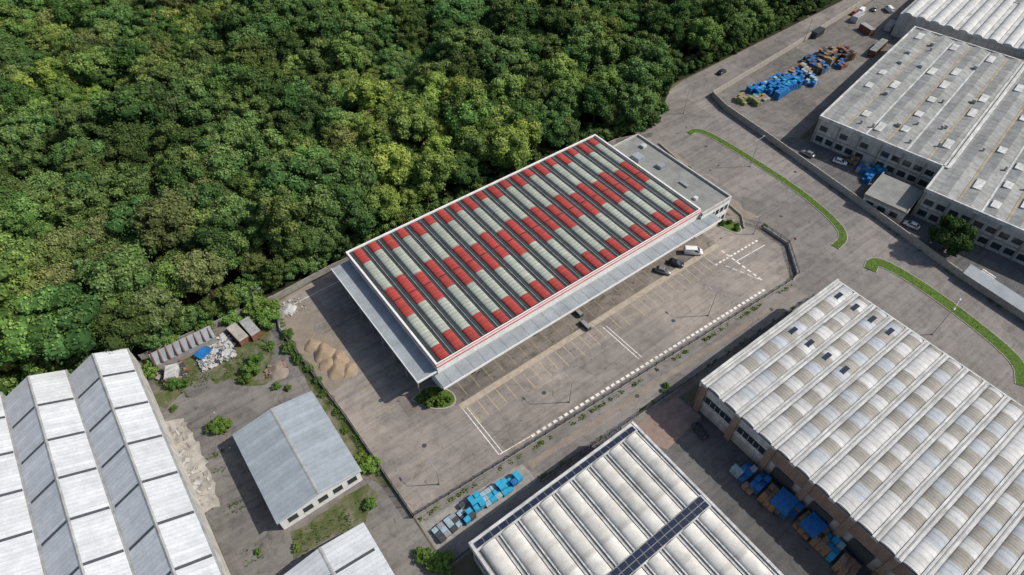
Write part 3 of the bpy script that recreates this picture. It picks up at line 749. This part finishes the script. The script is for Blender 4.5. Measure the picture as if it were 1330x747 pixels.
# ------------------------------------------------------------------ walls and fences
def wall(name,path,h,t,mat='concrete',cap=True,posts=0,fence=0):
    root=empty(name)
    b=MB(); strip(b,path,t,0,h,mat); b.obj('wall',root)
    if posts or fence:
        b=MB()
        for a,c in zip(path,path[1:]):
            a=Vector(a);c=Vector(c);L=(c-a).length;n=max(1,int(L/(posts or 2.5)))
            for i in range(n+1):
                p=a.lerp(c,i/n)
                b.box(p.x-.06,p.x+.06,p.y-.06,p.y+.06,0 if not fence else h*.5,h+fence+.1 if fence else h+.12,'darksteel' if fence else 'kerb')
            if fence:
                for zz in np.linspace(h+.12,h+fence,6): b.tube((*a,zz),(*c,zz),.028,.028,'darksteel',4)
        b.obj('fence_posts',root)
    return root
wall('perimeter_wall',[(12.6,114),(10.0,106.6),(12.0,75.3),(12.5,48.2),(33.1,47.0),(74.7,45.0),(121.7,42.7)],.7,.28,'concrete',fence=1.2)
wall('perimeter_wall',[(121.7,42.7),(124.5,43.0),(131.9,51.6),(131.9,60)],.9,.3,'kerb',fence=1.0)
wall('rear_wall',[(-19,117.6),(11.5,116.4),(13,116.3),(29,117.3),(126,113.3),(138,109)],1.9,.22,'concrete',posts=3)
wall('roadside_fence',[(36.5,39.3),(80,37.5),(121,36.2),(125,32),(124.5,-60)],.45,.2,'concrete',fence=1.3)
wall('hall_fence',[(12.9,36.5),(57,38.0),(57,36.4)],.45,.2,'concrete',fence=1.2)
wall('boundary_wall',[(283,123.8),(220,117.2),(171.3,113.2),(168.7,105),(166.5,84),(162.5,53),(159.7,33),(157.7,19),(156.4,0),(152,-60)],2.2,.28,'kerb',posts=4)
wall('garden_wall',[(127.5,63),(131,66.7),(137,105)],.6,.25,'kerb')

# ------------------------------------------------------------------ sand pile & debris
def mound(name,cx,cy,rx,ry,h,mat,nx=30):
    vs=[];fs=[]
    for i in range(nx+1):
        for j in range(nx+1):
            u=i/nx*2-1;v=j/nx*2-1; d=math.hypot(u,v)
            k=max(0,1-d)**.8
            zz=h*k*(1+.16*math.sin(u*4+cx)*math.cos(v*5+cy)+rng.uniform(-.02,.02))
            if d>=.97: zz=-.05
            vs.append((cx+u*rx*(1+.12*math.sin(4*v+cx)),cy+v*ry*(1+.08*math.sin(5*u)),max(zz,-.05)))
    for i in range(nx):
        for j in range(nx):
            a=i*(nx+1)+j; fs.append((a,a+nx+1,a+nx+2,a+1))
    b=MB(); b.add(vs,fs,mat,True); return b.obj(name)
for (x,y,rx,ry,h) in [(15.6,94,2.6,3.2,1.5),(17.4,90.5,2.5,2.8,1.3),(16.0,88,2.6,2.6,1.2),(18.0,86.4,2.2,2.2,1.0),(14.3,97.6,1.9,2.2,.9),(15.2,91,2.4,2.4,1.0)]:
    mound('sand_pile',x,y,rx,ry,h,'sand')
mound('rubble_pile',14.5,111.5,1.8,2.0,.7,'rubble'); mound('earth_pile',5.0,96,2.4,2.8,.9,'gravel')
def scatter_boxes(name,pts,n,smin,smax,mats,hmax=.5):
    b=MB()
    xs=[p[0] for p in pts];ys=[p[1] for p in pts]
    for _ in range(n):
        x=random.uniform(min(xs),max(xs));y=random.uniform(min(ys),max(ys));s=random.uniform(smin,smax);t_=s*random.uniform(.2,1)
        z0=random.uniform(0,hmax*.6); b.box(x,x+s,y,y+t_,z0,z0+random.uniform(.06,hmax),random.choice(mats),rot=random.uniform(0,3))
    return b.obj(name)
scatter_boxes('scrap_pile',[(-9,105.5),(-1,112.5)],380,.25,1.4,['rubble','rubble','rubble','rubble','steel','beamw','darksteel','concrete'],.6)
scatter_boxes('scrap_pile',[(-18,106),(-12,113)],90,.3,1.4,['rust','darksteel','concrete','wood'],.5)
scatter_boxes('brick_debris',[(2,95),(7,98)],60,.2,.8,['brown','rust','gravel'],.4)
scatter_boxes('concrete_debris',[(-20,74),(-17,97)],70,.2,1.0,['rubble','concwhite','concrete'],.18)
scatter_boxes('stone_debris',[(13,109),(18,114)],50,.2,.6,['rubble','concrete'],.25)
scatter_boxes('loose_rubble',[(-13,83),(-10,94)],30,.1,.5,['rubble','wood','rust'],.2)
root=empty('ruined_shed')
b=MB(); b.add([(-17,115.8,2.6),(-3,115.6,2.8),(-3,111.8,2.2),(-17,112.2,2.0)],[(0,1,2,3)],'canopy'); b.add([(-17,112.15,2.0),(-3,111.75,2.2),(-3,111.75,0),(-17,112.15,0)],[(0,1,2,3)],'concrete'); b.add([(-3,115.6,2.8),(-3,111.8,2.2),(-3,111.8,0),(-3,115.6,0)],[(0,1,2,3)],'concrete')
for i in range(9): b.box(-16.6+i*1.6,-16.4+i*1.6,111.9,116,2.05,2.75,'rust')
b.obj('frame_and_roof',root)
def container(name,x,y,rot,mat,lx=6.1,h=2.5,topmat=None):
    b=MB(); c,s=math.cos(rot),math.sin(rot)
    b.xf=lambda u,v:(x+u*c-v*s,y+u*s+v*c)
    b.box(-lx/2,lx/2,-1.2,1.2,.15,h,mat,topmat)
    n=int(lx/.35)
    for i in range(n):
        xx=-lx/2+.1+i*lx/n
        b.box(xx,xx+.14,-1.24,-1.2,.3,h-.15,mat); b.box(xx,xx+.14,1.2,1.24,.3,h-.15,mat)
        b.box(xx,xx+.14,-1.1,1.1,h,h+.04,topmat or mat)
    for u in (-lx/2,lx/2-.12):
        for v in (-1.25,1.13): b.box(u,u+.12,v,v+.12,0,h+.05,mat)
    return b.obj(name)
container('metal_container',1.6,110.5,1.75,'rust',6,2.0,'concwhite'); container('metal_container',4.6,110.2,1.7,'rust',6,2.2,'beamg'); container('metal_container',-14.5,108.8,1.2,'beamw',3.6,2.0)

# ------------------------------------------------------------------ stacks
def stack(name,x,y,nx,ny,nz,s,mats,rot=0,gap=.12,pallet=True):
    b=MB(); c,sn=math.cos(rot),math.sin(rot); b.xf=lambda u,v:(x+u*c-v*sn,y+u*sn+v*c)
    for i in range(nx):
        for j in range(ny):
            if random.random()<.07: continue
            u=(i-nx/2)*(s+gap);v=(j-ny/2)*(s*.8+gap); mt=random.choice(mats); z=0
            if pallet:
                for q in range(3): b.box(u+q*s*.4,u+q*s*.4+.15*s,v,v+s*.8,0,.1,'wood')
                z=.1
            for k in range(max(1,nz-random.choice([0,0,1]))):
                h=random.uniform(.7,1.0)*s*.8; jx=random.uniform(-.05,.05)
                b.box(u+jx,u+s+jx,v+jx,v+s*.8+jx,z,z+h*.93,mt); b.box(u+jx-.03,u+s+jx+.03,v+jx-.03,v+s*.8+jx+.03,z+h*.93,z+h,mt if random.random()<.7 else random.choice(mats)); z+=h+.02
    return b.obj(name)
for (x,y,nx,ny,nz,mt) in [(15.2,42.6,2,3,1,['pale','steel','darksteel']),(18.0,42.8,2,3,1,['pale','cyan','steel','darksteel']),(20.8,43,2,4,2,['cyan','pale','darksteel']),(23.8,43.2,2,3,2,['cyan']),(26.8,42.8,3,3,1,['cyan','pale']),(30.0,42.6,2,3,2,['cyan']),(32.6,42.6,2,2,2,['cyan','tarp'])]:
    stack('crate_stack',x,y,nx,ny,nz,1.15,mt,random.uniform(-.1,.1))
for (x,y,nx,ny,nz,mt) in [(70.6,16.5,3,3,2,['tarp','tarp','pale']),(71.0,12.8,3,2,2,['tarp']),(70.5,9.4,3,3,2,['wood','orange']),(71.3,6.0,3,3,2,['wood','tarp']),(71.6,2.0,3,3,2,['wood','wood','orange']),(71.5,-2.4,3,4,2,['wood','pale','cyan']),(71.0,-7.0,3,3,2,['wood','brown']),(68.5,13.5,1,2,1,['wood']),(71.3,-12,3,3,2,['pale','wood'])]:
    stack('pallet_stack',x,y,nx,ny,nz,1.3,mt,random.uniform(-.05,.05))
def tarp_cover(x,y,lx,ly,z,rot=0):
    b=MB(); c,sn=math.cos(rot),math.sin(rot); b.xf=lambda u,v:(x+u*c-v*sn,y+u*sn+v*c)
    n=8; top=[[(-lx/2+lx*i/n,-ly/2+ly*j/n,z+rng.uniform(-.06,.1)) for j in range(n+1)] for i in range(n+1)]
    vs=[p for r in top for p in r]; fs=[(i*(n+1)+j,(i+1)*(n+1)+j,(i+1)*(n+1)+j+1,i*(n+1)+j+1) for i in range(n) for j in range(n)]
    b.add(vs,fs,'tarp',True)
    for (u0,v0,u1,v1) in ((-lx/2,-ly/2,lx/2,-ly/2),(lx/2,-ly/2,lx/2,ly/2),(lx/2,ly/2,-lx/2,ly/2),(-lx/2,ly/2,-lx/2,-ly/2)):
        b.add([(u0,v0,z-.9),(u1,v1,z-.7),(u1,v1,z+.05),(u0,v0,z+.05)],[(0,1,2,3)],'tarp')
    return b.obj('tarpaulin')
tarp_cover(71,7.4,4.4,3.6,2.5,.06); tarp_cover(71.6,1.2,4.0,3.4,2.5,-.05); tarp_cover(-7,110.5,3.2,2.6,1.0,.4)
for (x,y,nx,ny,nz,mt) in [(178,105,3,4,2,['olive','olive','wood']),(182,101.5,4,4,2,['olive','steel','wood']),(187,106,5,4,2,['tarp','tarp','cyan']),(191,101,5,5,3,['tarp']),(193,106.5,5,3,2,['tarp','tarp','pale']),(198,101.5,5,5,3,['tarp','cyan','tarp']),(199,106.8,4,3,2,['tarp','pale']),(204,104,5,5,2,['tarp','tarp','wood']),(207,98.5,4,4,2,['tarp','tarp','pale']),(211,104,4,5,2,['wood','wood','pale','tarp']),(216,102,4,5,3,['tarp','wood','darksteel']),(219,107,5,4,2,['tarp','darksteel']),(224,104,4,5,3,['darksteel','wood','darksteel']),(229,107,4,4,2,['orange','wood','darksteel']),(231,101,4,4,3,['darksteel','tyre','rust']),(225,98.5,3,3,2,['rust','tarp']),(236,105,3,3,2,['darksteel','rust'])]:
    stack('crate_stack',x,y,nx,ny,nz,1.3,mt,random.uniform(-.2,.2))
for (x,y,nx,ny,nz,mt) in [(178,58,3,3,2,['tarp','pale']),(176,55,4,2,2,['tarp']),(180.6,54.5,2,3,2,['tarp','cyan']),(179,62,2,2,2,['wood'])]:
    stack('crate_stack',x-1,y,nx,ny,nz,1.3,mt,.17)
container('shipping_container',262,116,.1,'beamw'); container('shipping_container',256,108,1.3,'rust',6,2.5,'beamg'); container('shipping_container',246,97,.18,'rust',12,2.5,'beamg')
container('shipping_container',238,118,.1,'darksteel'); container('shipping_container',266,104,.2,'cream')

# ------------------------------------------------------------------ vehicles
def car(name,x,y,rot,paint,kind='car'):
    root=empty(name,(x,y,0.02)); root.rotation_euler=(0,0,rot)
    if kind=='van': S=[(-2.45,.45,1.1,.80),(-2.4,.3,1.25,.92),(0.9,.28,1.25,.95),(1.9,.28,1.15,.93),(2.4,.35,.95,.84),(2.5,.45,.75,.74)]; G=((-2.4,.90),(1.75,.88),1.2,(-2.3,.78),(.85,.74),2.0)
    else: S=[(-2.12,.42,.78,.70),(-2.02,.3,.88,.82),(-1.2,.24,.93,.88),(.9,.24,.90,.88),(1.85,.28,.78,.83),(2.08,.38,.66,.72)]; G=((-1.75,.78),(1.05,.80),.88,(-1.25,.62),(.25,.62),1.43)
    b=MB(); rings=[]
    for (sx,z0,z1,hw) in S:
        rings.append([(sx,-hw*.93,z0),(sx,-hw,z0+.15),(sx,-hw,(z0+z1)/2+.05),(sx,-hw*.9,z1),(sx,hw*.9,z1),(sx,hw,(z0+z1)/2+.05),(sx,hw,z0+.15),(sx,hw*.93,z0)])
    vs=[p for r in rings for p in r]; fs=[]
    for i in range(len(S)-1):
        for j in range(8): fs.append((i*8+j,i*8+(j+1)%8,(i+1)*8+(j+1)%8,(i+1)*8+j))
    fs+= [tuple(reversed(range(8))),tuple(range((len(S)-1)*8,len(S)*8))]
    b.add(vs,fs,paint,True); b.obj('body',root)
    (bx0,bw0),(bx1,bw1),zb,(tx0,tw0),(tx1,tw1),zt=G
    v=[(bx0,-bw0,zb),(bx1,-bw1,zb),(bx1,bw1,zb),(bx0,bw0,zb),(tx0,-tw0,zt),(tx1,-tw1,zt),(tx1,tw1,zt),(tx0,tw0,zt)]
    b=MB(); b.add(v,[(0,1,5,4),(2,3,7,6),(3,0,4,7)],'glass' if kind!='van' else paint); b.add(v,[(1,2,6,5)],'glass')
    o=b.obj('cabin_glass',root)
    b=MB(); b.add([(tx0,-tw0,zt+.004),(tx1,-tw1,zt+.004),(tx1,tw1,zt+.004),(tx0,tw0,zt+.004),(tx0+.15,-tw0*.85,zt+.06),(tx1-.15,-tw1*.85,zt+.06),(tx1-.15,tw1*.85,zt+.06),(tx0+.15,tw0*.85,zt+.06)],[(0,1,5,4),(1,2,6,5),(2,3,7,6),(3,0,4,7),(4,5,6,7)],paint,False)
    for p,q in ((0,4),(1,5),(2,6),(3,7)): b.tube(v[p],v[q],.045,.04,paint,5)
    if kind!='van':
        for s_ in (-1,1): b.tube((-.35,s_*.8,.88),(-.4,s_*.63,1.43),.04,.04,paint,5)
    else:
        for s_ in (-1,1): b.add([(.2,s_*.895,1.25),(1.35,s_*.885,1.25),(.75,s_*.765,1.86),(.2,s_*.785,1.86)],[(0,1,2,3)],'glass')
    b.obj('roof_and_pillars',root)
    b=MB(); wx=(1.3,-1.3) if kind!='van' else (1.55,-1.55)
    for xx in wx:
        for s_ in (-1,1):
            b.tube((xx,s_*.66,.32),(xx,s_*.89,.32),.32,.32,'tyre',14); b.tube((xx,s_*.88,.32),(xx,s_*.90,.32),.19,.17,'steel',10)
    b.obj('wheels',root)
    b=MB(); fx=S[-1][0]; rx=S[0][0]
    for s_ in (-1,1):
        b.box(fx-.12,fx+.01,s_*.6-.14,s_*.6+.14,.55,.66,'headl'); b.box(rx-.02,rx+.08,s_*.6-.12,s_*.6+.12,.62,.75,'taill'); b.box(bx1-.5,bx1-.35,s_*.98-.08,s_*.98+.08,.92,1.05,paint)
    b.obj('lights_and_mirrors',root)
    return root
R=math.radians
for nm,x,y,r,pt_c,kd in [('parked_car',97.6,64.9,-60,'carg','car'),('parked_car',102.3,64.8,-62,'card','car'),('parked_van',109.0,65.0,-42,'carw','van'),('driving_car',186.3,121.6,5,'card','car'),('parked_car',174.5,64.5,-70,'carw','car'),('parked_car',176.8,63.5,100,'card','car'),('parked_car',165.5,35.8,100,'carw','car'),('parked_car',70.4,27.8,80,'card','car'),('parked_van',270,119,10,'carw','van'),('parked_car',276,117,20,'carg','car'),('parked_van',280,113,60,'carw','van'),('parked_car',266,119.8,8,'carr','car'),('parked_car',170,73,95,'carg','car')]:
    car(nm,x,y,R(r),pt_c,kd)

# ------------------------------------------------------------------ street lamps
def lamp(x,y,h,rot,arms=1):
    root=empty('street_lamp',(x,y,0)); root.rotation_euler=(0,0,rot)
    b=MB(); b.cyl(0,0,0,.35,.22,.2,'concrete',10); b.cyl(0,0,.35,h,.11,.06,'steel',8); b.obj('pole',root)
    b=MB()
    for s_ in ([1] if arms==1 else [1,-1]):
        b.tube((0,0,h-.05),(s_*1.6,0,h+.35),.05,.04,'steel'); b.box(s_*1.9-.4,s_*1.9+.4,-.16,.16,h+.28,h+.42,'steel'); b.box(s_*1.9-.3,s_*1.9+.3,-.12,.12,h+.25,h+.28,'lamp')
    b.obj('arm_and_head',root)
lamp(151,80,10,R(0),2); lamp(134.5,12,11,R(10),2); lamp(53,49.8,8,R(90)); lamp(96,48,8,R(90)); lamp(128,60,7,R(180)); lamp(156,112,9,R(200)); lamp(8.5,114,8,R(0)); lamp(139,-30,11,R(0),2); lamp(20,51,6,R(90)); lamp(230,117.9,9,R(90))
def pole_sign(x,y,rot):
    root=empty('traffic_sign',(x,y,0)); root.rotation_euler=(0,0,rot)
    b=MB(); b.cyl(0,0,0,2.6,.04,.04,'steel',6); b.tube((.05,0,2.3),(.08,0,2.3),.32,.32,'white',16); b.tube((.04,0,2.3),(.05,0,2.3),.38,.38,'redline',16); b.obj('post_and_plate',root)
pole_sign(143,32,R(90)); pole_sign(148,104,R(200)); pole_sign(133,51,R(0))
root=empty('sliding_gate'); b=MB()
for i in range(18): b.tube((131.9-.22*i,60.2+.36*i,.1),(131.9-.22*i,60.2+.36*i,1.7),.025,.025,'darksteel',4)
b.tube((131.9,60.2,.2),(128.0,66.6,.2),.05,.05,'darksteel',4); b.tube((131.9,60.2,1.65),(128.0,66.6,1.65),.05,.05,'darksteel',4); b.obj('gate_bars',root)
